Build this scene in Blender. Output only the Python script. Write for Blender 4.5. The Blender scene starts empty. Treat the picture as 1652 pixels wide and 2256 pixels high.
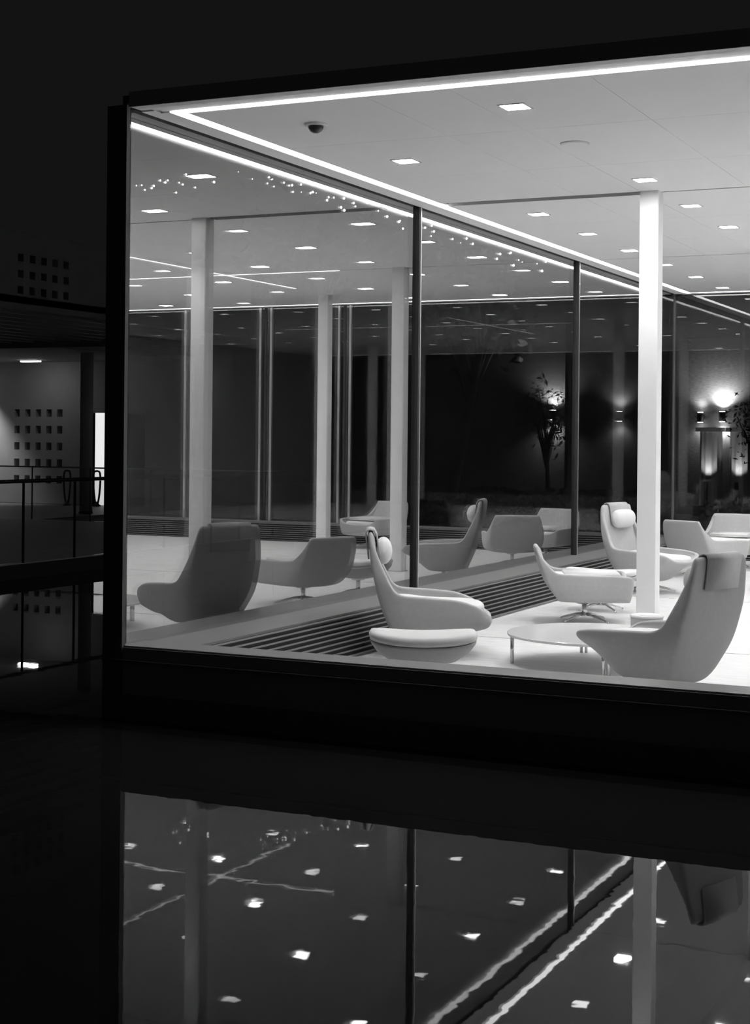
import bpy, bmesh, math, random
from mathutils import Vector, Matrix
random.seed(7)
S = bpy.context.scene
C = S.collection
PI = math.pi

# ------------------------------------------------------------------ camera, world, exposure
cam_d = bpy.data.cameras.new('camera')
cam = bpy.data.objects.new('camera', cam_d); C.objects.link(cam)
YAW, ROLL = math.radians(25.3475), 0.0096
fwd = Vector((-math.sin(YAW), math.cos(YAW), 0)); rgt = Vector((math.cos(YAW), math.sin(YAW), 0)); up = Vector((0, 0, 1))
cr = rgt*math.cos(ROLL) + up*math.sin(ROLL); cu = up*math.cos(ROLL) - rgt*math.sin(ROLL)
M = Matrix((cr, cu, -fwd)).transposed().to_4x4(); M.translation = Vector((6.371, -9.3064, 1.81))
cam.matrix_world = M
cam_d.sensor_fit = 'VERTICAL'; cam_d.sensor_height = 36; cam_d.sensor_width = 36
cam_d.lens = 36*3444.66/2256
cam_d.shift_y = -(1128-964.1)/2256
cam_d.clip_end = 300
S.camera = cam

W = bpy.data.worlds.new('night_sky'); S.world = W; W.use_nodes = True
bg = W.node_tree.nodes['Background']; bg.inputs[0].default_value = (1, 1, 1, 1); bg.inputs[1].default_value = 0.0064
S.view_settings.view_transform = 'Standard'; S.view_settings.look = 'None'
S.view_settings.exposure = 0.0; S.view_settings.gamma = 1.0
S.view_settings.use_curve_mapping = False
S.cycles.transparent_max_bounces = 32
S.cycles.max_bounces = 10

# ------------------------------------------------------------------ materials (monochrome)
MATS = {}
def g(v): return (v, v, v, 1)
def mat(name, v, rough=.6, metal=0.0, emis=0.0, noise=0.0, nscale=8.0, bump=0.0, bscale=200.0, stretch=(1, 1, 1), ior=1.5):
    m = bpy.data.materials.new(name); m.use_nodes = True; nt = m.node_tree
    b = nt.nodes['Principled BSDF']
    b.inputs['Base Color'].default_value = g(v); b.inputs['Roughness'].default_value = rough
    b.inputs['Metallic'].default_value = metal; b.inputs['IOR'].default_value = ior
    if emis:
        b.inputs['Emission Color'].default_value = g(1); b.inputs['Emission Strength'].default_value = emis
    tc = None
    if noise or bump:
        tc = nt.nodes.new('ShaderNodeTexCoord'); mp = nt.nodes.new('ShaderNodeMapping')
        mp.inputs['Scale'].default_value = stretch; nt.links.new(tc.outputs['Object'], mp.inputs[0])
    if noise:
        n = nt.nodes.new('ShaderNodeTexNoise'); n.inputs['Scale'].default_value = nscale; n.inputs['Detail'].default_value = 5
        nt.links.new(mp.outputs[0], n.inputs['Vector'])
        r = nt.nodes.new('ShaderNodeMapRange'); r.inputs['To Min'].default_value = v*(1-noise); r.inputs['To Max'].default_value = min(1, v*(1+noise))
        r.inputs['From Min'].default_value = .3; r.inputs['From Max'].default_value = .7
        nt.links.new(n.outputs['Fac'], r.inputs[0]); nt.links.new(r.outputs[0], b.inputs['Base Color'])
    if bump:
        n = nt.nodes.new('ShaderNodeTexNoise'); n.inputs['Scale'].default_value = bscale
        nt.links.new(mp.outputs[0], n.inputs['Vector'])
        bm_ = nt.nodes.new('ShaderNodeBump'); bm_.inputs['Strength'].default_value = bump; bm_.inputs['Distance'].default_value = .01
        nt.links.new(n.outputs['Fac'], bm_.inputs['Height']); nt.links.new(bm_.outputs[0], b.inputs['Normal'])
    MATS[name] = m
    return m
def glass(name, f0, tint):
    # clear pane: Schlick reflection over straight transmission, the same from either face
    m = bpy.data.materials.new(name); m.use_nodes = True; nt = m.node_tree; nt.nodes.clear()
    out = nt.nodes.new('ShaderNodeOutputMaterial'); mix = nt.nodes.new('ShaderNodeMixShader')
    tr = nt.nodes.new('ShaderNodeBsdfTransparent'); tr.inputs[0].default_value = g(tint)
    gl = nt.nodes.new('ShaderNodeBsdfGlossy'); gl.inputs['Roughness'].default_value = 0.0; gl.inputs[0].default_value = g(1)
    geo = nt.nodes.new('ShaderNodeNewGeometry'); dot = nt.nodes.new('ShaderNodeVectorMath'); dot.operation = 'DOT_PRODUCT'
    nt.links.new(geo.outputs['Incoming'], dot.inputs[0]); nt.links.new(geo.outputs['Normal'], dot.inputs[1])
    def mth(op, a, bb):
        n = nt.nodes.new('ShaderNodeMath'); n.operation = op
        for i, q in enumerate((a, bb)):
            if isinstance(q, (int, float)): n.inputs[i].default_value = q
            else: nt.links.new(q, n.inputs[i])
        return n.outputs[0]
    c = mth('ABSOLUTE', dot.outputs['Value'], 0)
    k = mth('POWER', mth('SUBTRACT', 1.0, c), 5.0)
    f = mth('ADD', mth('MULTIPLY', k, 1-f0), f0)
    nt.links.new(f, mix.inputs[0]); nt.links.new(tr.outputs[0], mix.inputs[1]); nt.links.new(gl.outputs[0], mix.inputs[2])
    nt.links.new(mix.outputs[0], out.inputs[0])
    MATS[name] = m
    return m
mat('ceiling_white', .9, .7, noise=.015, nscale=3)
mat('ceiling_border', .9, .5)
mat('dark_gap', .015, .8)
mat('column_white', .86, .5)
mat('floor_stone', .76, .38, noise=.16, nscale=5, stretch=(.6, 9, 1))
mat('floor_joint', .03, .7)
mat('sill_metal', .17, .45, noise=.05, nscale=4)
mat('slat_metal', .22, .45, metal=.3)
mat('trench_painted_shade', .03, .9)  # recess shade between the slats, put into the backing's colour
mat('frame_black', .15, .9, ior=1.2)
mat('mullion_dark', .02, .55)
mat('silver', .62, .3, metal=.85)
mat('chrome', .75, .15, metal=1.0)
mat('base_black', .35, .95, ior=1.2)  # grey lightened to lift the unlit base to the picture's black level
mat('fascia_grey', .6, .6)
mat('fabric', .47, .92, noise=.04, nscale=30, bump=.25, bscale=420)  # shell darkened, fabric_pad lightened: shaded sides and lit seats baked into albedo
mat('fabric_pad', .74, .92, noise=.03, nscale=30, bump=.25, bscale=420)
mat('table_white', .84, .12)
mat('bowl_grey', .45, .4)
mat('led', .9, .5, emis=7.5)
mat('led_slot', .9, .5, emis=4.0)
mat('lamp_bright', .9, .5, emis=200.0)
mat('lamp_dim', .9, .5, emis=10.0)
mat('lamp_frame', .8, .4)
mat('sensor_dark', .03, .25)
mat('hall_wall', .5, .8, noise=.05, nscale=2)
mat('terrace_pale', .58, .6, noise=.06, nscale=3)
mat('hall_floor', .16, .5, noise=.08, nscale=3)
mat('hall_ceiling', .3, .8)
mat('canopy_dark', .25, .8, noise=.1, nscale=2)
mat('storey_grey', .3, .9, noise=.05, nscale=2)
mat('slat_pale', .3, .5)
mat('rail_dark', .02, .5)
mat('rail_light', .55, .35, metal=.4)
mat('door_dark', .05, .6)
mat('reveal_pale', .75, .6)
mat('iron', .02, .5)
mat('garden_brick', .13, .85, noise=.3, nscale=10, stretch=(1, 1, 6))
mat('ground_dark', .05, .9, noise=.3, nscale=2)
mat('bark', .09, .9, noise=.3, nscale=12)
mat('leaf', .06, .6)
mat('pilaster', .42, .8)
mat('hall_lamp', .9, .5, emis=12.0)
mat('wash_lamp', .9, .5, emis=6.0)
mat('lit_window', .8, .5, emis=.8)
mat('bulb', .9, .5, emis=18.0)
mat('sconce_glow', .9, .5, emis=40.0)
glass('glass_side', .32, .64)
glass('glass_front', .035, .97)
glass('glass_back', .058, .84)
glass('glass_rail', .03, .95)
w_ = mat('water', .015, .015, ior=1.17)
nt = w_.node_tree
tc = nt.nodes.new('ShaderNodeTexCoord'); nz = nt.nodes.new('ShaderNodeTexNoise'); nz.inputs['Scale'].default_value = 5.0; nz.inputs['Detail'].default_value = 2
bp = nt.nodes.new('ShaderNodeBump'); bp.inputs['Strength'].default_value = .012; bp.inputs['Distance'].default_value = .02
nt.links.new(tc.outputs['Object'], nz.inputs['Vector']); nt.links.new(nz.outputs['Fac'], bp.inputs['Height']); nt.links.new(bp.outputs[0], nt.nodes['Principled BSDF'].inputs['Normal'])

# ------------------------------------------------------------------ helpers
def link(name, me, m=None, parent=None, loc=None):
    o = bpy.data.objects.new(name, me); C.objects.link(o)
    if m and me and not me.materials: me.materials.append(MATS[m])
    if parent: o.parent = parent
    if loc: o.location = loc
    return o
def tag(o, label=None, cat=None, group=None, kind=None):
    if label: o['label'] = label
    if cat: o['category'] = cat
    if group: o['group'] = group
    if kind: o['kind'] = kind
    return o
def empty(name, loc, rz=0):
    o = bpy.data.objects.new(name, None); C.objects.link(o); o.location = loc; o.rotation_euler.z = rz
    o.empty_display_size = .1
    return o
def bbox(bm, a, b):
    vs = [bm.verts.new((x, y, z)) for x in (a[0], b[0]) for y in (a[1], b[1]) for z in (a[2], b[2])]
    for f in ((0, 1, 3, 2), (4, 6, 7, 5), (0, 4, 5, 1), (2, 3, 7, 6), (0, 2, 6, 4), (1, 5, 7, 3)):
        bm.faces.new([vs[i] for i in f])
def tomesh(bm, name, smooth=False):
    bmesh.ops.recalc_face_normals(bm, faces=bm.faces)
    me = bpy.data.meshes.new(name); bm.to_mesh(me); bm.free()
    if smooth:
        for p in me.polygons: p.use_smooth = True
    return me
def box(name, a, b, m, parent=None, bev=0.0):
    """axis-aligned box from corner a to corner b; origin at its base centre"""
    c = Vector(((a[0]+b[0])/2, (a[1]+b[1])/2, min(a[2], b[2])))
    bm = bmesh.new(); bbox(bm, Vector(a)-c, Vector(b)-c)
    if bev: bmesh.ops.bevel(bm, geom=bm.edges[:], offset=bev, segments=2, affect='EDGES')
    return link(name, tomesh(bm, name), m, parent, c)
def struct(name, a, b, m, parent=None, bev=0.0, world=False):
    o = box(name, a, b, m, parent, bev)
    if world:      # origin at the world's, so that its pieces take world coordinates
        o.data.transform(Matrix.Translation(o.location)); o.location = (0, 0, 0)
    if not parent: o['kind'] = 'structure'
    return o
def tube(bm, pts, r, n=10, cap=True):
    """tube through pts; r a number or list"""
    pts = [Vector(p) for p in pts]; rs = r if isinstance(r, (list, tuple)) else [r]*len(pts)
    rings = []
    ref = None
    for i, p in enumerate(pts):
        t = (pts[min(i+1, len(pts)-1)] - pts[max(i-1, 0)]).normalized()
        if ref is None: ref = t.orthogonal().normalized()
        ref = (ref - t*ref.dot(t)).normalized(); bi = t.cross(ref)
        rings.append([bm.verts.new(p + (ref*math.cos(2*PI*k/n) + bi*math.sin(2*PI*k/n))*rs[i]) for k in range(n)])
    for a, b in zip(rings, rings[1:]):
        for k in range(n): bm.faces.new((a[k], a[(k+1) % n], b[(k+1) % n], b[k]))
    if cap:
        bm.faces.new(rings[0][::-1]); bm.faces.new(rings[-1])
def lathe(bm, prof, n=32):
    rings = []
    for r, z in prof:
        rings.append([bm.verts.new((r*math.cos(2*PI*k/n), r*math.sin(2*PI*k/n), z)) for k in range(n)])
    for a, b in zip(rings, rings[1:]):
        for k in range(n): bm.faces.new((a[k], a[(k+1) % n], b[(k+1) % n], b[k]))
    bm.faces.new(rings[0][::-1]); bm.faces.new(rings[-1])
def copy_tree(o, parent=None):
    c = o.copy(); C.objects.link(c); c.parent = parent
    for ch in list(o.children): copy_tree(ch, c)
    return c

# ------------------------------------------------------------------ measures of the pavilion
RX, RY, H = 14.3, 15.2, 4.12        # room width, depth, height
SILL = .32; WATER = -.2
XS = [1.0+1.58*i for i in range(9)]
YS = [.92+1.66*j for j in range(9)]

# ------------------------------------------------------------------ water and ground
struct('floor_pool_water', (-60, -45, WATER-.3), (45, 45, WATER), 'water')
struct('floor_garden_ground', (-7.0, RY+.35, WATER-.1), (26, 42, -.06), 'ground_dark')

# ------------------------------------------------------------------ pavilion: floor
fl = struct('floor', (-.08, -.02, -.12), (RX, RY+.1, -.02), 'floor_joint', world=True)
yj = [.0, 4.04, 8.35, 12.6, RY]
xj = [.0, 5.1, 10.2, RX]
for i in range(len(xj)-1):
    for j in range(len(yj)-1):
        box('floor_panel', (xj[i]+.006, yj[j]+.013, -.02), (xj[i+1]-.006, yj[j+1]-.013, 0), 'floor_stone', fl)
struct('trim_base', (-.14, -.06, WATER-.2), (RX+.1, RY+.25, -.02), 'base_black')

# sills: front, left and back kerbs that carry the glass
struct('trim_front_sill', (-.02, -.05, .0), (RX, .26, SILL), 'sill_metal', bev=.004)
struct('trim_front_kerb', (-.12, -.06, WATER-.1), (RX, -.045, SILL-.012), 'base_black')
struct('trim_front_ledge', (-.13, -.095, SILL-.105), (RX, -.055, SILL-.095), 'sill_metal')
struct('trim_left_sill', (-.06, .26, .0), (.44, RY, SILL-.012), 'sill_metal', bev=.004)
struct('trim_left_kerb', (-.13, -.06, WATER-.1), (-.055, RY+.2, SILL-.02), 'base_black')
struct('trim_back_sill', (.44, RY-.44, .0), (RX, RY+.08, SILL-.012), 'sill_metal', bev=.004)

# convector grilles: an inclined bank of slats in front of the left and the back sill
def grille(name, label, along, a0, a1, base, sgn):
    root = empty(name, (0, 0, 0)); tag(root, label, 'grille')
    # cross-section: top edge (base, SILL) falls to (base+.29*sgn, 0)
    n = 9
    for (s0, s1) in zip(a0, a1):
        bm = bmesh.new()
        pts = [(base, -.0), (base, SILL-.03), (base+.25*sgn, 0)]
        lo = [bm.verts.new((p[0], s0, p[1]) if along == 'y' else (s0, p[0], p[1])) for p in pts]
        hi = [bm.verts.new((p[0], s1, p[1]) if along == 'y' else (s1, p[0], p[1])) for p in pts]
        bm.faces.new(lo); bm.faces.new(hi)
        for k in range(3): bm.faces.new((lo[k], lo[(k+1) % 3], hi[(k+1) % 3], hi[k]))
        link('backing', tomesh(bm, 'backing'), 'trench_painted_shade', root)
        me = None
        for k in range(n):
            t = (k+.8)/(n+.35)
            u = base + sgn*(.012+.285*t); z = (SILL-.006)*(1-t)
            if me is None:
                bm = bmesh.new(); L = s1-s0-.02
                if along == 'y': bbox(bm, (-.012, -L/2, -.004), (.012, L/2, .004))
                else: bbox(bm, (-L/2, -.012, -.004), (L/2, .012, .004))
                me = tomesh(bm, 'slat')
            o = link('slat', me, 'slat_metal', root)
            o.location = (u, (s0+s1)/2, z) if along == 'y' else ((s0+s1)/2, u, z)
    return root
grille('convector_grille', 'dark slatted heating grille along the foot of the side glass wall', 'y', [.28, 5.07, 10.17], [5.05, 10.15, 14.7], .44, 1)
grille('convector_grille', 'dark slatted heating grille along the foot of the garden glass wall', 'x', [.78, 5.1, 10.2], [5.08, 10.18, 14.2], RY-.44, -1)

# ------------------------------------------------------------------ ceiling of square panels
ce = struct('ceiling', (.02, .02, H+.03), (RX, RY, H+.12), 'dark_gap', world=True)
def seam(v, edges): pass
px = [.345] + [1.75+1.58*i for i in range(8)] + [RX-.05]
py = [.225] + [1.66*j+1.72 - (.06*j if j < 0 else 0) for j in range(8)] + [RY-.345]
py[3] = 4.97; py[6] = 10.05
def gapw(v): return .022 if v in (py[3], py[6]) else .0025
for i in range(len(px)-1):
    for j in range(len(py)-1):
        x0, x1, y0, y1 = px[i]+.0015, px[i+1]-.0015, py[j]+gapw(py[j]), py[j+1]-gapw(py[j+1])
        cuts = [(x0, x1)] if i != 1 else [(x0, 2.36), (2.363, x1)]
        for (u0, u1) in cuts:
            # a wide dark slot runs from the side glass to the column
            wide = .075 if u1 < 2.4 else 0
            box('panel', (u0, y0+(wide if j == 3 else 0), H), (u1, y1-(wide if j == 2 else 0), H+.03), 'ceiling_white', ce)
# border strips between the light line and the glass
bo = struct('trim_1', (.045, .09, H+.005), (.155, RY-.12, H+.03), 'ceiling_border')
for (a, b, nm) in (((.16, .165, H), (.235, RY-.2, H+.03), 'trim_2'), ((.085, -.10, H), (RX, .02, H+.03), 'trim_3'), ((.16, .028, H+.006), (RX, .085, H+.03), 'trim_4'), ((.19, .09, H+.008), (RX, .145, H+.03), 'trim_7'),
                   ((.16, RY-.12, H), (RX, RY-.06, H+.03), 'trim_5'), ((.235, RY-.2, H+.006), (RX, RY-.125, H+.03), 'trim_6')):
    struct(nm, a, b, 'ceiling_border')
# roof slab with its fascia
struct('roof', (-.0, .25, H+.12), (RX+.1, RY+.1, H+.2), 'dark_gap')
struct('trim_fascia_front', (.075, -.112, H+.0), (RX+.1, -.1, H+.108), 'fascia_grey')
struct('trim_fascia_left', (-.05, -.005, H+.03), (-.005, RY+.1, H+.11), 'frame_black')
struct('trim_head_left', (-.0, .0, H+.05), (.09, RY, H+.1), 'frame_black')

# light lines in the ceiling edge
def led(name, a, b, label, m='led', group='ceiling light lines'):
    r = empty(name, ((a[0]+b[0])/2, (a[1]+b[1])/2, H)); tag(r, label, 'strip light', group)
    c = Vector(r.location)
    d = box('diffuser', Vector(a)-c, Vector(b)-c, m, r)
    h = box('housing', Vector((a[0]-.006, a[1]-.006, H+.013))-c, Vector((b[0]+.006, b[1]+.006, H+.029))-c, 'lamp_frame', r)
    return r
for k, (y0, y1) in enumerate(((.16, 4.955), (4.985, 10.03), (10.07, RY-.22))):
    led('light_line', (.262, y0, H+.001), (.322, y1, H+.012), ['bright ceiling light line over the first bay of the side glass wall', 'bright ceiling light line over the middle bay of the side glass wall', 'bright ceiling light line over the garden end of the side glass wall'][k])
led('light_line', (.325, .155, H+.001), (RX-.2, .205, H+.012), 'bright ceiling light line above the front sill of the room')
led('light_line', (.34, RY-.33, H+.001), (RX-.2, RY-.26, H+.012), 'bright ceiling light line along the garden glass wall')
led('light_line_offscreen', (3.4, 10.035, H-.004), (9.9, 10.065, H+.012), 'thin light line set in the ceiling joint across the room', 'led_slot')
led('light_line_offscreen', (5.20, 7.2, H-.004), (5.23, 12.15, H+.012), 'thin light line running in the ceiling towards the garden', 'led_slot')

# square downlights
def in_frame(p):
    v = M.inverted() @ Vector(p); f = 3444.66
    return v.z < 0 and abs(f*v.x/-v.z) < 826 and -964.1 < -f*v.y/-v.z < 2256-964.1
def downlight(bright):
    r = empty('downlight', (0, 0, H))
    bm = bmesh.new(); s, t = .085, .10
    for (a, b) in (((-t, -t, -.006), (t, -s, .01)), ((-t, s, -.006), (t, t, .01)), ((-t, -s, -.006), (-s, s, .01)), ((s, -s, -.006), (t, s, .01))): bbox(bm, a, b)
    link('trim_frame', tomesh(bm, 'trim_frame'), 'lamp_frame', r)
    bm = bmesh.new(); bbox(bm, (-s, -s, -.003), (s, s, .008))
    link('lens', tomesh(bm, 'lens'), 'lamp_bright' if bright else 'lamp_dim', r)
    if bright:
        ld = bpy.data.lights.new('beam', 'SPOT'); ld.energy = 88; ld.spot_size = 2.0; ld.spot_blend = .7; ld.shadow_soft_size = .07
        lo = bpy.data.objects.new('beam', ld); C.objects.link(lo); lo.parent = r; lo.location = (0, 0, -.02)
    if bright: tag(r, 'square recessed downlight glowing brightly in the white ceiling', 'downlight', 'bright square downlights')
    else: tag(r, 'square recessed lamp glowing softly between brighter downlights', 'downlight', 'soft square ceiling lamps')
    return r
ORD = 'first second third fourth fifth sixth seventh eighth ninth'.split()
protoB = protoD = None
for i, x in enumerate(XS):
    for j, y in enumerate(YS):
        bright = (i+j) % 2 == 1
        if not bright and j < 3: continue
        if i >= 3 and j <= 1: continue
        if bright:
            o = downlight(True) if protoB is None else copy_tree(protoB); protoB = protoB or o
        else:
            o = downlight(False) if protoD is None else copy_tree(protoD); protoD = protoD or o
        o.location = (x, y, H)
        off = '' if in_frame((x, y, H)) else '_offscreen'
        o.name = 'downlight' + off
        for ch in o.children:
            if ch.type == 'LIGHT': ch.name = 'beam' + off
        o['label'] = ('bright' if bright else 'soft-glowing') + ' square downlight, ' + ORD[i] + ' row from the side glass, ' + ORD[j] + ' row from the front glass'
# dome camera and ceiling speaker
r = empty('dome_camera', (1.02, .92, H)); tag(r, 'small dark dome camera under the white ceiling', 'camera')
bm = bmesh.new(); lathe(bm, [(.085, 0), (.085, -.012), (.078, -.018)], 28); link('ring', tomesh(bm, 'ring'), 'lamp_frame', r)
bm = bmesh.new(); lathe(bm, [(.058, -.016), (.055, -.035), (.042, -.055), (.022, -.066), (.004, -.07)], 24); link('dome', tomesh(bm, 'dome', True), 'sensor_dark', r)
r = empty('ceiling_speaker', (2.54, 2.37, H)); tag(r, 'round flush white speaker disc in the ceiling', 'speaker')
bm = bmesh.new(); lathe(bm, [(.115, 0), (.115, -.008), (.108, -.011)], 32); link('ring', tomesh(bm, 'ring'), 'lamp_frame', r)
bm = bmesh.new(); lathe(bm, [(.104, -.009), (.1, -.013), (.004, -.015)], 32); link('grille', tomesh(bm, 'grille'), 'ceiling_white', r)

# ------------------------------------------------------------------ columns
def column(x, y, label):
    r = empty('column', (x, y, 0)); tag(r, label, 'column', 'white columns')
    bm = bmesh.new(); bbox(bm, (-.088, -.088, .012), (.088, .088, H)); bmesh.ops.bevel(bm, geom=[e for e in bm.edges if abs(e.verts[0].co.z-e.verts[1].co.z) > 1], offset=.006, segments=2, affect='EDGES')
    link('shaft', tomesh(bm, 'shaft'), 'column_white', r)
    bm = bmesh.new(); bbox(bm, (-.1, -.1, 0), (.1, .1, .014)); link('base_plate', tomesh(bm, 'base_plate'), 'silver', r)
column(2.45, 4.93, 'square white column standing behind the round coffee table')
column(2.45, 10.02, 'square white column beside the chair with its back turned')
column(5.28, 13.3, 'square white column standing near the garden glass wall')
column(10.2, 4.93, 'square white column in the far half of the lounge')

# ------------------------------------------------------------------ glass walls
def pane_wall(name, label_side, m, axis, fixed, edges, z0, z1, th):
    w = empty(name, (0, 0, 0)); w['kind'] = 'structure'
    for a, b in zip(edges, edges[1:]):
        if axis == 'y': box('pane', (fixed-th/2, a+.008, z0), (fixed+th/2, b-.008, z1), m, w)
        else: box('pane', (a+.008, fixed-th/2, z0), (b-.008, fixed+th/2, z1), m, w)
    return w
yb = [.0, 5.06, 10.2, RY]
wl = pane_wall('wall_left', '', 'glass_side', 'y', 0, yb, SILL-.02, H+.06, .028)
for y in yb[1:-1]:
    box('mullion_fin', (-.12, y-.03, SILL-.02), (-.02, y+.03, H+.03), 'mullion_dark', wl)
    box('mullion_post', (-.02, y-.03, SILL-.02), (.05, y-.004, H+.03), 'mullion_dark', wl)
    box('mullion_cap', (-.02, y-.003, SILL-.02), (.055, y+.022, H+.03), 'silver', wl)
wf = pane_wall('wall_front', '', 'glass_front', 'x', -.015, [.0, 5.1, 10.2, RX], SILL-.01, H+.0, .024)
xbk = [.0, 2.7+1.58*2, 2.7+1.58*3, 2.7+1.58*4, 2.7+1.58*5, RX]
wb = pane_wall('wall_back', '', 'glass_back', 'x', RY, xbk, SILL-.02, H+.06, .028)
for x in xbk[1:-1]:
    for q in (-.11, 0, .11):
        box('mullion', (x+q-.022, RY-.03, SILL-.02), (x+q+.022, RY+.03, H+.03), 'silver' if q else 'mullion_dark', wb)
    box('mullion_fin', (x-.03, RY+.03, SILL-.02), (x+.03, RY+.22, H+.03), 'mullion_dark', wb)
struct('trim_corner_post', (-.135, -.07, WATER-.1), (.03, -.029, H+.03), 'frame_black')
struct('trim_corner_post_rear', (-.1, RY-.03, WATER-.1), (.03, RY+.1, H+.03), 'frame_black')
struct('wall_right', (RX, 0, -.02), (RX+.1, RY, H+.1), 'hall_wall')

# ------------------------------------------------------------------ lounge chairs
def shell_mesh(tall, blunt=False):
    zt = 1.03 if tall else .745
    bx_ = -.50
    zm = .76 if tall else .62
    # stations around the shell: (top, upper, lower, bottom) outer points, half, from back centre to front centre
    if tall:
        st = [[(-.515, 0, zt), (-.475, 0, .72), (-.41, 0, .42), (-.29, 0, .14)],
              [(-.515, .22, zt), (-.475, .24, .72), (-.405, .24, .42), (-.29, .17, .14)],
              [(-.51, .325, zt), (-.475, .36, .72), (-.385, .36, .42), (-.25, .26, .14)],
              [(-.385, .365, .75), (-.395, .385, .62), (-.32, .395, .40), (-.19, .285, .135)],
              [(-.28, .42, .52), (-.275, .42, .47), (-.22, .405, .36), (-.12, .30, .13)],
              [(.02, .435, .505), (.02, .432, .45), (.01, .40, .34), (.0, .305, .13)],
              [(.28, .425, .49), (.28, .42, .44), (.19, .38, .335), (.08, .29, .13)],
              [(.45, .385, .465), (.45, .38, .425), (.30, .33, .32), (.14, .25, .135)],
              [(.505, .25, .40), (.50, .245, .37), (.36, .21, .30), (.17, .17, .14)],
              [(.515, 0, .385), (.51, 0, .355), (.37, 0, .29), (.18, 0, .14)]]
        if blunt:
            st[6:] = [[(.26, .425, .485), (.27, .425, .42), (.25, .40, .31), (.16, .28, .18)],
                      [(.42, .40, .43), (.44, .395, .36), (.42, .37, .27), (.28, .26, .185)],
                      [(.52, .29, .345), (.53, .285, .29), (.50, .26, .235), (.33, .18, .19)],
                      [(.53, 0, .36), (.54, 0, .30), (.51, 0, .24), (.34, 0, .19)]]
    else:
        st = [[(-.515, 0, zt), (-.47, 0, .60), (-.40, 0, .38), (-.26, 0, .205)],
              [(-.515, .22, zt), (-.475, .24, .60), (-.40, .26, .38), (-.26, .22, .205)],
              [(-.51, .325, zt), (-.47, .35, .60), (-.385, .37, .38), (-.24, .31, .205)],
              [(-.405, .37, .60), (-.415, .38, .53), (-.345, .39, .37), (-.20, .335, .205)],
              [(-.31, .41, .50), (-.305, .41, .45), (-.27, .405, .34), (-.14, .355, .205)],
              [(.0, .415, .49), (.0, .413, .44), (.0, .405, .33), (.0, .37, .205)],
              [(.28, .41, .485), (.28, .408, .44), (.28, .40, .33), (.28, .37, .205)],
              [(.44, .395, .475), (.44, .39, .43), (.435, .38, .33), (.41, .35, .205)],
              [(.46, .27, .40), (.46, .27, .37), (.45, .26, .31), (.42, .25, .205)],
              [(.465, 0, .385), (.465, 0, .36), (.455, 0, .30), (.425, 0, .205)]]
    ring = st + [[(p[0], -p[1], p[2]) for p in s] for s in st[-2:0:-1]]
    bm = bmesh.new(); n = len(ring)
    vs = [[bm.verts.new(p) for p in s] for s in ring]
    for k in range(n):
        a, b = vs[k], vs[(k+1) % n]
        for q in range(3): bm.faces.new((a[q], a[q+1], b[q+1], b[q]))
    # bottom cap as strips so it subdivides cleanly
    bot = [v[3] for v in vs]
    h = n//2
    for k in range(h):
        a, b = bot[k], bot[k+1]; c, d = bot[(n-k-1) % n], bot[(n-k) % n]
        f = [a, b, c, d]; u = []
        for v in f:
            if v not in u: u.append(v)
        if len(u) > 2: bm.faces.new(u)
    me = tomesh(bm, 'shell', True)
    return me
def seat_mesh(tall):
    bm = bmesh.new()
    if tall: out = [(-.33, .0), (-.32, .20), (-.25, .315), (.0, .36), (.25, .35), (.40, .30), (.475, .18), (.49, 0)]
    else: out = [(-.35, .0), (-.345, .22), (-.29, .315), (.0, .335), (.27, .335), (.385, .315), (.425, .2), (.43, 0)]
    ring = out + [(x, -y) for x, y in out[-2:0:-1]]
    lv = [(.30, .94), (.395, 1.0), (.435, .97), (.447, .80), (.435, .40)]
    rows = [[bm.verts.new((x*s, y*s, z + (.035 if (x < -.2 and z > .4) else 0))) for x, y in ring] for z, s in lv]
    n = len(ring)
    for a, b in zip(rows, rows[1:]):
        for k in range(n): bm.faces.new((a[k], a[(k+1) % n], b[(k+1) % n], b[k]))
    bm.faces.new(rows[0][::-1]); bm.faces.new(rows[-1])
    return tomesh(bm, 'seat_cushion', True)
def sub(o, lv, crease=None):
    s = o.modifiers.new('subd', 'SUBSURF'); s.levels = lv; s.render_levels = lv
def base_parts(root, h, stem_r=.026, reach=.31):
    bm = bmesh.new(); lathe(bm, [(stem_r+.02, .055), (stem_r+.004, .075), (stem_r, .09), (stem_r, h-.02), (.075, h-.012), (.08, h+.03)], 20)
    link('stem', tomesh(bm, 'stem', True), 'chrome', root)
    bm = bmesh.new()
    tube(bm, [(.02, 0, .075), (.10, 0, .066), (reach-.03, 0, .022), (reach, 0, .008)], [.015, .014, .010, .008], 8)
    me = tomesh(bm, 'leg', True)
    for k in range(4):
        o = link('leg', me, 'chrome', root); o.rotation_euler.z = PI/4 + k*PI/2
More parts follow.
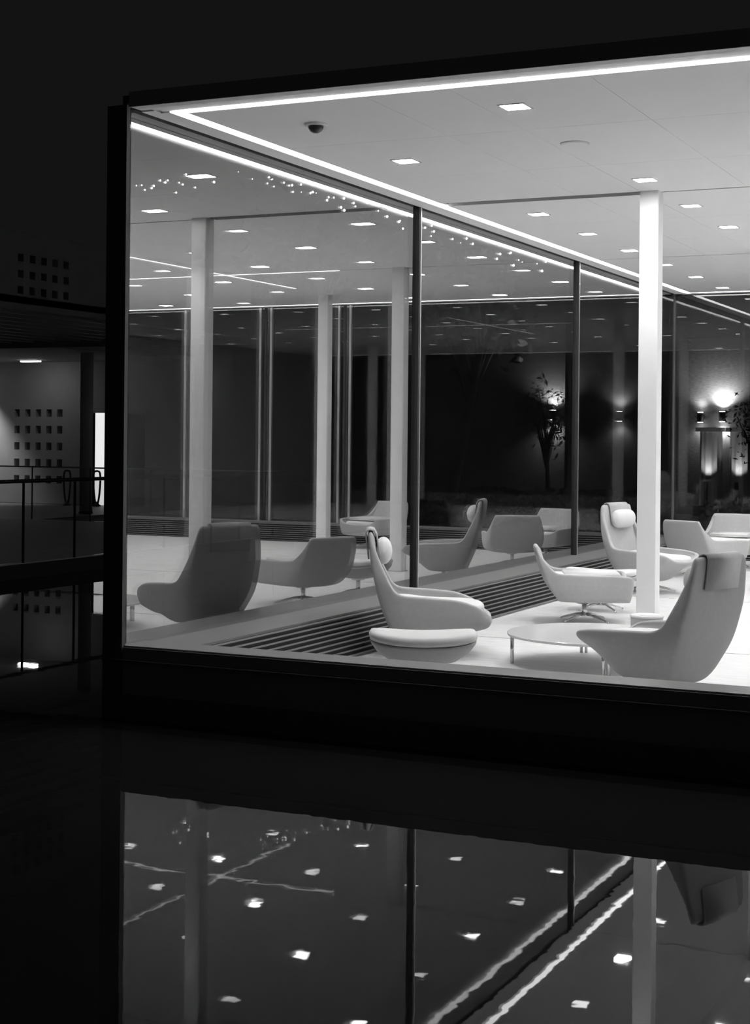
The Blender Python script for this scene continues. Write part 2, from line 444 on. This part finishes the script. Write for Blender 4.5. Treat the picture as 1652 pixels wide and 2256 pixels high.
def make_chair(tall, blunt=False):
    r = empty('lounge_chair', (0, 0, 0))
    o = link('shell', shell_mesh(tall, blunt), 'fabric', r)
    q = o.modifiers.new('split', 'SUBSURF'); q.subdivision_type = 'SIMPLE'; q.levels = q.render_levels = 1
    s = o.modifiers.new('sol', 'SOLIDIFY'); s.thickness = .055; s.offset = -1
    sub(o, 2)
    sc = link('seat_cushion', seat_mesh(tall), 'fabric_pad', r); sub(sc, 1)
    if not tall:
        bm = bmesh.new()
        bbox(bm, (-.26, -.29, .0), (.33, .29, .07)); bmesh.ops.bevel(bm, geom=bm.edges[:], offset=.03, segments=3, affect='EDGES')
        link('loose_pad', tomesh(bm, 'loose_pad', True), 'fabric_pad', r, (0.02, 0, .43))
    if tall:
        # bolster and the strap that hangs it over the back
        bm = bmesh.new(); N, K = 14, 20; rows = []
        for i in range(N+1):
            t = -1+2*i/N; rr = .078*(max(0, 1-abs(t)**5))**.5 + .004
            rows.append([bm.verts.new((rr*math.cos(2*PI*k/K)*.9, t*.225, rr*math.sin(2*PI*k/K)*1.35)) for k in range(K)])
        for a, b in zip(rows, rows[1:]):
            for k in range(K): bm.faces.new((a[k], a[(k+1) % K], b[(k+1) % K], b[k]))
        bm.faces.new(rows[0][::-1]); bm.faces.new(rows[-1])
        link('headrest', tomesh(bm, 'headrest', True), 'fabric_pad', r, (-.375, 0, .86))
        prof = [(-.40, .80), (-.412, .90), (-.428, 1.0), (-.452, 1.042), (-.485, 1.052), (-.516, 1.045), (-.532, 1.01), (-.522, .93), (-.505, .80)]
        bm = bmesh.new(); th = .012
        L = []
        for i, (x, z) in enumerate(prof):
            p0 = prof[max(0, i-1)]; p1 = prof[min(len(prof)-1, i+1)]
            t = Vector((p1[0]-p0[0], 0, p1[1]-p0[1])).normalized(); nn = Vector((-t.z, 0, t.x))
            w = .205
            L.append([bm.verts.new(Vector((x, -w, z))), bm.verts.new(Vector((x, w, z))), bm.verts.new(Vector((x, w, z))+nn*th), bm.verts.new(Vector((x, -w, z))+nn*th)])
        for a, b in zip(L, L[1:]):
            for k in range(4): bm.faces.new((a[k], a[(k+1) % 4], b[(k+1) % 4], b[k]))
        bm.faces.new(L[0][::-1]); bm.faces.new(L[-1])
        link('headrest_strap', tomesh(bm, 'headrest_strap', True), 'fabric', r)
    base_parts(r, .15 if tall else .19)
    return r
GRP = 'pale upholstered lounge chairs'
tallp = make_chair(True); bluntp = make_chair(True, True); lowp = make_chair(False)
used = set()
def place(proto, x, y, face, label, scale=1.0):
    o = proto if id(proto) not in used else copy_tree(proto)
    used.add(id(proto))
    o.location = (x, y, 0); o.rotation_euler.z = math.atan2(face[1], face[0]); o.scale = (scale,)*3
    tag(o, label, 'chair', GRP)
    return o
place(bluntp, 1.14, 2.80, (.9, .43), 'high-backed pale lounge chair with bolster beside the heating grille and front footstool')
place(tallp, 1.35, 9.0, (.96, -.27), 'high-backed pale lounge chair with bolster facing out behind the white column')
place(tallp, 3.48, 1.50, (-.945, .327), 'high-backed lounge chair seen from behind with headrest flap, beside the front sill', 1.0)
place(lowp, 1.60, 5.68, (.92, .38), 'low-backed pale lounge chair in profile between the coffee table and the grille')
place(lowp, 1.4, 11.63, (.47, .88), 'low-backed lounge chair turned with its shaded back to the room')
place(lowp, 1.41, 13.1, (.1, -1), 'low-backed lounge chair facing the room by the rear corner post')
place(lowp, 4.7, 14.0, (.25, -1), 'low-backed lounge chair facing the room by the garden grille, near a column')

# footstools
def make_stool():
    r = empty('footstool', (0, 0, 0))
    bm = bmesh.new(); N = 28
    def outline(s, z, sag, zc=0):
        vs = []
        for k in range(N):
            a = 2*PI*k/N; c, sn = math.cos(a), math.sin(a)
            x = .38*s*math.copysign(abs(c)**.62, c); y = .27*s*math.copysign(abs(sn)**.62, sn)
            vs.append(bm.verts.new((x, y, z + sag*((x/.38)**2))))
        return vs
    def skin(rows):
        for a, b in zip(rows, rows[1:]):
            for k in range(N): bm.faces.new((a[k], a[(k+1) % N], b[(k+1) % N], b[k]))
        bm.faces.new(rows[0][::-1]); bm.faces.new(rows[-1])
    skin([outline(.30, .205, 0), outline(.62, .225, .02), outline(.86, .275, .03), outline(.98, .325, .035), outline(1.0, .345, .035), outline(.9, .35, .035)])
    link('shell', tomesh(bm, 'shell', True), 'fabric', r)
    bm = bmesh.new()
    skin([outline(.9, .345, .035), outline(1.0, .355, .035), outline(1.02, .385, .035), outline(.98, .408, .035), outline(.85, .416, .035), outline(.5, .418, .03), outline(.2, .418, .02)])
    link('cushion', tomesh(bm, 'cushion', True), 'fabric_pad', r)
    base_parts(r, .20, reach=.28)
    return r
st = make_stool(); st.location = (1.93, .90, 0); st.rotation_euler.z = math.atan2(.43, .9)
tag(st, 'pale upholstered footstool on a chrome stem beside the front sill', 'footstool', 'footstools')
s2 = copy_tree(st); s2.location = (1.45, 6.73, 0); s2.rotation_euler.z = .1
tag(s2, 'pale upholstered footstool behind the low chair in profile', 'footstool', 'footstools')

# coffee table and bowl
r = empty('coffee_table', (2.58, 2.86, 0)); tag(r, 'low round white coffee table on thin chrome legs', 'table')
bm = bmesh.new(); lathe(bm, [(.66, .222), (.695, .228), (.70, .238), (.70, .246), (.695, .25)], 64); link('table_top', tomesh(bm, 'table_top'), 'table_white', r)
bm = bmesh.new(); tube(bm, [(0, 0, 0), (0, 0, .225)], .013, 12); me = tomesh(bm, 'leg', True)
for a in (203, 206.5, 293.5, 297, 23, 26.5, 113, 116.5):
    o = link('leg', me, 'chrome', r); o.location = (.66*math.cos(math.radians(a)), .66*math.sin(math.radians(a)), 0)
r = empty('bowl', (2.97, 3.02, .25)); tag(r, 'shallow round white bowl standing on the coffee table', 'bowl')
bm = bmesh.new(); lathe(bm, [(.118, .0), (.127, .006), (.13, .14), (.126, .15), (.116, .148), (.112, .04), (.02, .034)], 40); link('vessel', tomesh(bm, 'vessel', True), 'bowl_grey', r)
bm = bmesh.new(); lathe(bm, [(.131, .136), (.135, .140), (.135, .151), (.128, .155), (.122, .150)], 40); link('rim', tomesh(bm, 'rim', True), 'table_white', r)

# ------------------------------------------------------------------ the other wing across the pool
struct('floor_terrace', (-34, -8, WATER-.3), (-7.45, 17.75, 0), 'terrace_pale')
struct('trim_terrace_edge', (-7.45, -8, WATER-.3), (-7.4, 17.8, -.005), 'rail_dark')
struct('floor_hall', (-34, 17.75, WATER-.3), (-14.5, 26.0, -.01), 'hall_floor')
# hall wall with a grid of square niches (pieces around each niche)
hw = empty('wall_hall', (0, 24, 0)); hw['kind'] = 'structure'
cols = [-19.88+.345*i for i in range(5)]; rows_ = [2.37-.435*i for i in range(5)]
hwid, hhei = .085, .10
DOOR = (-17.45, -15.85, 2.40)
def wallrect(x0, x1, z0, z1):
    box('wall_field', (x0, 0, z0), (x1, .3, z1), 'hall_wall', hw)
x0g, x1g = cols[0]-.3, cols[-1]+.3; z0g, z1g = rows_[-1]-.3, rows_[0]+.3
wallrect(-34, x0g, 0, 3.75); wallrect(x0g, x1g, z1g, 3.75); wallrect(x0g, x1g, 0, z0g)
wallrect(x1g, DOOR[0], 0, 3.75); wallrect(DOOR[0], DOOR[1], DOOR[2], 3.75); wallrect(DOOR[1], -14.6, 0, 3.75)
xe = [x0g] + [c for q in cols for c in (q-hwid, q+hwid)] + [x1g]
ze = [z0g] + [c for q in rows_[::-1] for c in (q-hhei, q+hhei)] + [z1g]
for i in range(0, len(xe)-1, 2): wallrect(xe[i], xe[i+1], z0g, z1g)
for i in range(1, len(xe)-1, 2):
    for j in range(0, len(ze)-1, 2): wallrect(xe[i], xe[i+1], ze[j], ze[j+1])
    for j in range(1, len(ze)-1, 2): box('niche_back', (xe[i], .26, ze[j]), (xe[i+1], .3, ze[j+1]), 'hall_wall', hw)
# doorway: pale reveal and dark leaf
d = struct('door_1', (-17.02, 24.12, 0), (-15.9, 24.17, 2.34), 'door_dark')
box('handle', (-.45, -.05, 1.0), (-.42, 0, 1.2), 'rail_light', d)
struct('trim_door_reveal', (-17.5, 23.97, 0), (-17.45, 24.3, 2.38), 'reveal_pale')
struct('trim_door_head', (-17.5, 23.97, 2.38), (-15.8, 24.03, 2.44), 'rail_light')
struct('floor_side_garden', (-14.5, 17.8, WATER-.2), (-7.0, 42, -.03), 'ground_dark')
struct('ceiling_hall', (-34, 17.45, 3.7), (-14.5, 24.3, 3.8), 'hall_ceiling')
# canopy over the terrace and the dark storey above
struct('ceiling_canopy', (-34, -8, 3.84), (-9.0, 17.4, 3.95), 'canopy_dark')
struct('trim_canopy_beam', (-34, 17.2, 3.62), (-9.0, 17.42, 3.9), 'canopy_dark')
up_ = empty('wall_upper_storey', (-9, 0, 3.75)); up_['kind'] = 'structure'
uc = [10.25+.29*i for i in range(5)]; ur = [.80, .55, .30]
def upr(y0, y1, z0, z1): box('wall_field', (-.3, y0, z0), (0, y1, z1), 'storey_grey', up_)
upr(-8, uc[0]-.2, 0, 1.2); upr(uc[-1]+.2, 17.4, 0, 1.2); upr(uc[0]-.2, uc[-1]+.2, 0, .2); upr(uc[0]-.2, uc[-1]+.2, .9, 1.2)
ye = [uc[0]-.2] + [c for q in uc for c in (q-.07, q+.07)] + [uc[-1]+.2]
ue = [.2] + [c for q in ur[::-1] for c in (q-.06, q+.06)] + [.9]
for i in range(0, len(ye)-1, 2): upr(ye[i], ye[i+1], .2, .9)
for i in range(1, len(ye)-1, 2):
    for j in range(0, len(ue)-1, 2): upr(ye[i], ye[i+1], ue[j], ue[j+1])
    for j in range(1, len(ue)-1, 2): box('niche_back', (-.3, ye[i], ue[j]), (-.26, ye[i+1], ue[j+1]), 'storey_grey', up_)
sl = empty('soffit_slats', (0, 0, 3.72)); tag(sl, 'dark slatted soffit under the canopy over the terrace', 'soffit')
bm = bmesh.new(); bbox(bm, (-.02, -12, 0), (.02, 12, .118)); me = tomesh(bm, 'slat')
for k in range(14):
    o = link('slat', me, 'slat_pale', sl); o.location = (-9.4-.58*k, 5.1, 0)
# round hall column
r = empty('hall_column', (-15.2, 20.6, -.01)); tag(r, 'round grey column in front of the hall doorway', 'column')
bm = bmesh.new(); lathe(bm, [(.15, .03), (.15, 3.72)], 32); link('shaft', tomesh(bm, 'shaft', True), 'hall_wall', r)
bm = bmesh.new(); lathe(bm, [(.16, 0), (.16, .05), (.15, .055)], 32); link('collar', tomesh(bm, 'collar', True), 'rail_dark', r)
# balustrades: glass panels between slim joints, one rail on top
def balustrade(name, label, axis, fixed, a0, a1, step, railm, railz, rr, z0=0.0):
    r = empty(name, (0, 0, 0)); tag(r, label, 'railing')
    n = int(round((a1-a0)/step))
    for k in range(n):
        p, q = a0+step*k+.012, a0+step*(k+1)-.012
        if axis == 'y': box('glass_panel', (fixed-.008, p, z0+.01), (fixed+.008, q, railz-rr), 'glass_rail', r)
        else: box('glass_panel', (p, fixed-.008, z0+.01), (q, fixed+.008, railz-rr), 'glass_rail', r)
        if axis == 'y': box('post', (fixed-.02, p-.014, z0), (fixed+.02, p-.007, railz-rr), 'rail_dark', r)
        else: box('post', (p-.014, fixed-.02, z0), (p-.007, fixed+.02, railz-rr), 'rail_dark', r)
    bm = bmesh.new()
    if axis == 'y': tube(bm, [(fixed, a0, railz), (fixed, a1, railz)], rr, 10)
    else: tube(bm, [(a0, fixed, railz), (a1, fixed, railz)], rr, 10)
    link('handrail', tomesh(bm, 'handrail', True), railm, r)
balustrade('glass_railing', 'glass railing with a dark round handrail along the terrace edge', 'y', -7.5, 4.85, 16.85, 1.2, 'rail_dark', 1.15, .028, 0)
balustrade('glass_railing', 'glass railing with a thin pale handrail in front of the hall', 'x', 17.7, -22.0, -8.5, 1.5, 'rail_light', 1.12, .016, -.0)
# tapered loop stands by the door
def loop_stand(x, y, label):
    r = empty('loop_stand', (x, y, -.01)); tag(r, label, 'stand', 'loop stands in the hall')
    pts = []
    for k in range(25):
        a = -PI/2 + 2*PI*k/24
        z = .42+.42*math.sin(a); w = (.055 + .075*(z/.84)**.8) * abs(math.cos(a))**.45
        pts.append((math.copysign(w, math.cos(a)) if abs(math.cos(a)) > 1e-3 else 0, 0, z+.06))
    bm = bmesh.new(); tube(bm, pts, .026, 8, False); link('loop', tomesh(bm, 'loop', True), 'iron', r)
    bm = bmesh.new(); lathe(bm, [(.11, 0), (.11, .02), (.07, .05), (.035, .12)], 24); link('foot', tomesh(bm, 'foot', True), 'iron', r)
loop_stand(-17.1, 23.7, 'dark tapered loop-shaped stand in front of the lit doorway')
loop_stand(-17.95, 23.6, 'dark tapered loop-shaped stand against the hall wall beside the niches')
# hall lights
def hall_lamp(x, y, z, w, l, label, m='hall_lamp'):
    r = empty('strip_lamp', (x, y, z)); tag(r, label, 'lamp')
    box('diffuser', (-w/2, -l/2, -.05), (w/2, l/2, -.015), m, r)
    box('housing', (-w/2-.02, -l/2-.02, -.02), (w/2+.02, l/2+.02, .0), 'lamp_frame', r)
    return r
hall_lamp(-18.6, 22.9, 3.7, .56, .12, 'short bright strip lamp on the hall ceiling above the niches')
wl_ = hall_lamp(-21.5, 23.3, 3.7, .3, .3, 'square wall washer on the hall ceiling beyond the niches', 'wash_lamp')
ld = bpy.data.lights.new('beam', 'SPOT'); ld.energy = 420; ld.spot_size = 1.75; ld.spot_blend = .6; ld.shadow_soft_size = .08
wl_.name = 'wall_washer_offscreen'
lo = bpy.data.objects.new('beam_offscreen', ld); C.objects.link(lo); lo.parent = wl_; lo.location = (0, 0, -.08); lo.rotation_euler = (.18, .08, 0)
struct('window_1', (-17.45, 24.1, 0), (-17.04, 24.14, 2.38), 'lit_window')

# ------------------------------------------------------------------ garden behind the glass
gw = struct('wall_garden', (-18, 30, -.1), (22, 30.4, 5.5), 'garden_brick')
def sconce(x, z, power, label):
    r = empty('wall_sconce', (x, 29.98, z)); tag(r, label, 'sconce', 'garden wall sconces')
    bm = bmesh.new(); lathe(bm, [(.07, -.12), (.085, -.11), (.085, .11), (.07, .12)], 20); o = link('body', tomesh(bm, 'body', True), 'iron', r, (0, -.14, 0))
    box('bracket', (-.03, -.08, -.04), (.03, .0, .04), 'iron', r)
    for s in (-1, 1):
        bm = bmesh.new(); lathe(bm, [(.066, 0), (.066, .008)], 20); link('lens', tomesh(bm, 'lens'), 'sconce_glow', r, (0, -.14, s*.127-.004))
        ld = bpy.data.lights.new('beam', 'SPOT'); ld.energy = power*(1 if s > 0 else .5); ld.spot_size = 2.5; ld.spot_blend = 1.0; ld.shadow_soft_size = .05
        lo = bpy.data.objects.new('beam', ld); C.objects.link(lo); lo.parent = r; lo.location = (0, -.14, s*.19)
        if s > 0: lo.rotation_euler.x = PI
sconce(-7.0, 2.45, 420, 'wall sconce lighting the garden wall behind the leafy tree')
sconce(-5.2, 2.42, 90, 'small wall sconce on the garden wall next to the leafy tree')
sconce(-3.1, 2.4, 50, 'small wall sconce on the garden wall near the pilasters')
sconce(-2.55, 2.42, 380, 'brightest wall sconce on the garden wall above a lit pilaster')
def pilaster(x, label):
    r = empty('garden_pilaster', (x, 29.55, -.06)); tag(r, label, 'pilaster', 'uplit pilasters')
    bm = bmesh.new()
    N = 24; prof = [.30, .27]
    a = [bm.verts.new(((.27+.02*(k % 2))*math.cos(2*PI*k/N), (.27+.02*(k % 2))*math.sin(2*PI*k/N), .25)) for k in range(N)]
    b = [bm.verts.new((v.co.x*.94, v.co.y*.94, 2.1)) for v in a]
    for k in range(N): bm.faces.new((a[k], a[(k+1) % N], b[(k+1) % N], b[k]))
    bm.faces.new(a[::-1]); bm.faces.new(b)
    link('fluted_shaft', tomesh(bm, 'fluted_shaft'), 'pilaster', r)
    box('plinth', (-.36, -.36, 0), (.36, .36, .26), 'iron', r)
    box('cap', (-.32, -.32, 2.1), (.32, .32, 2.2), 'pilaster', r)
    ld = bpy.data.lights.new('uplight', 'SPOT'); ld.energy = 30; ld.spot_size = 1.5; ld.spot_blend = .9; ld.shadow_soft_size = .04
    lo = bpy.data.objects.new('uplight', ld); C.objects.link(lo); lo.parent = r; lo.location = (0, -.55, .9); lo.rotation_euler.x = PI-.45
    bm = bmesh.new(); lathe(bm, [(.06, .0), (.06, .8), (.05, .86)], 12); link('uplight_bollard', tomesh(bm, 'uplight_bollard', True), 'iron', r, (0, -.55, 0))
pilaster(-2.75, 'fluted garden pilaster lit from below under the brightest sconce')
pilaster(-2.0, 'fluted garden pilaster lit from below at the open end of the wall')

def tree(x, y, h, crown, label, nleaf=900, lean=0.0, leafs=.16):
    r = empty('garden_tree', (x, y, -.08)); tag(r, label, 'tree', 'trees in the dark garden')
    bm = bmesh.new(); tips = []
    base = Vector((0, 0, 0)); top = Vector((lean, 0, h*.55))
    tube(bm, [base, base.lerp(top, .35)+Vector((.05, 0, 0)), top], [.02*h, .016*h, .011*h], 8)
    for k in range(9):
        a = 2*PI*k/9 + random.random(); L = crown*(.6+.4*random.random())
        p0 = base.lerp(top, .55+.45*random.random())
        p1 = p0 + Vector((math.cos(a)*L*.6, math.sin(a)*L*.6, h*.22)); p2 = p0 + Vector((math.cos(a)*L, math.sin(a)*L, h*(.25+.2*random.random())))
        tube(bm, [p0, p1, p2], [.05, .03, .012], 6); tips += [p1, p2, (p1+p2)/2]
    link('trunk', tomesh(bm, 'trunk', True), 'bark', r)
    vs, fs = [], []
    for k in range(nleaf):
        c = random.choice(tips) + Vector((random.gauss(0, crown*.22), random.gauss(0, crown*.22), random.gauss(0, h*.07)))
        u = Vector((random.gauss(0, 1), random.gauss(0, 1), random.gauss(0, 1))).normalized(); v = u.orthogonal().normalized(); s = leafs*(.6+.6*random.random())
        i = len(vs); vs += [c-u*s, c+v*s*.4, c+u*s, c-v*s*.4]; fs.append((i, i+1, i+2, i+3))
    me = bpy.data.meshes.new('foliage'); me.from_pydata(vs, [], fs)
    o = link('foliage', me, 'leaf', r); o['kind'] = 'stuff'
    return r
tree(-6.75, 28.6, 3.7, .6, 'leafy tree silhouetted against a garden wall sconce', 300, .0, .085)
tree(-9.6, 29.0, 8.0, 1.5, 'tall tree with a leaning trunk behind the fairy lights', 500, .9, .2)
tree(-15.5, 31.5, 10.5, 2.6, 'tallest tree standing behind the hall roof', 500, .3, .22)
tree(-1.2, 28.5, 3.4, .8, 'small tree growing beside the brightest sconce', 700, .1, .07)
def hedge(x, y, w, dpt, hh, label):
    vs, fs = [], []
    for k in range(1500):
        c = Vector((random.uniform(-w/2, w/2), random.uniform(-dpt/2, dpt/2), hh*random.random()**.7))
        u = Vector((random.gauss(0, 1), random.gauss(0, 1), random.gauss(0, 1))).normalized(); v = u.orthogonal().normalized(); s = .09
        i = len(vs); vs += [c-u*s, c+v*s*.5, c+u*s, c-v*s*.5]; fs.append((i, i+1, i+2, i+3))
    me = bpy.data.meshes.new('hedge'); me.from_pydata(vs, [], fs)
    o = link('hedge', me, 'leaf', None, (x, y, -.06)); tag(o, label, 'hedge')
hedge(-4.2, 22.0, 4.0, 1.0, .8, 'dark clipped hedge in the garden behind the side glass')
hedge(3.0, 19.5, 7.0, 1.0, .75, 'dark clipped hedge just behind the garden glass wall')
# fairy lights strung through the trees
r = empty('fairy_lights', (-9, 27.5, 5)); tag(r, 'string of tiny fairy lights hung between the tall garden trees', 'fairy lights')
bm = bmesh.new(); lathe(bm, [(.008, -.035), (.03, -.02), (.035, 0), (.03, .02), (.008, .035)], 6); bme = tomesh(bm, 'bulb', True)
O = Vector(r.location); path = []
A = [Vector((-18.6, 27.5, 8.75)), Vector((-17.2, 27.5, 8.85)), Vector((-14.8, 27.5, 8.8)), Vector((-12.0, 27.5, 8.0)), Vector((-9.2, 27.5, 7.1)), Vector((-6.4, 27.5, 6.1))]
def along(t):
    t *= len(A)-1; i = min(int(t), len(A)-2); return A[i].lerp(A[i+1], t-i)
for k in range(70):
    t = random.random()
    if .25 < t < .38 and random.random() < .6: continue
    p = along(t) + Vector((random.gauss(0, .1), random.gauss(0, .2), random.gauss(0, .12)))
    o = link('bulb', bme, 'bulb', r); o.location = p-O; s = .35+.6*random.random(); o.scale = (s, s, s)
bm = bmesh.new(); tube(bm, [along(i/40)-O for i in range(41)], .006, 5); link('cable', tomesh(bm, 'cable'), 'iron', r)

# the bank on the photographer's side of the pool
struct('floor_bank', (-30, -44, WATER-.2), (40, -14, .05), 'ground_dark')
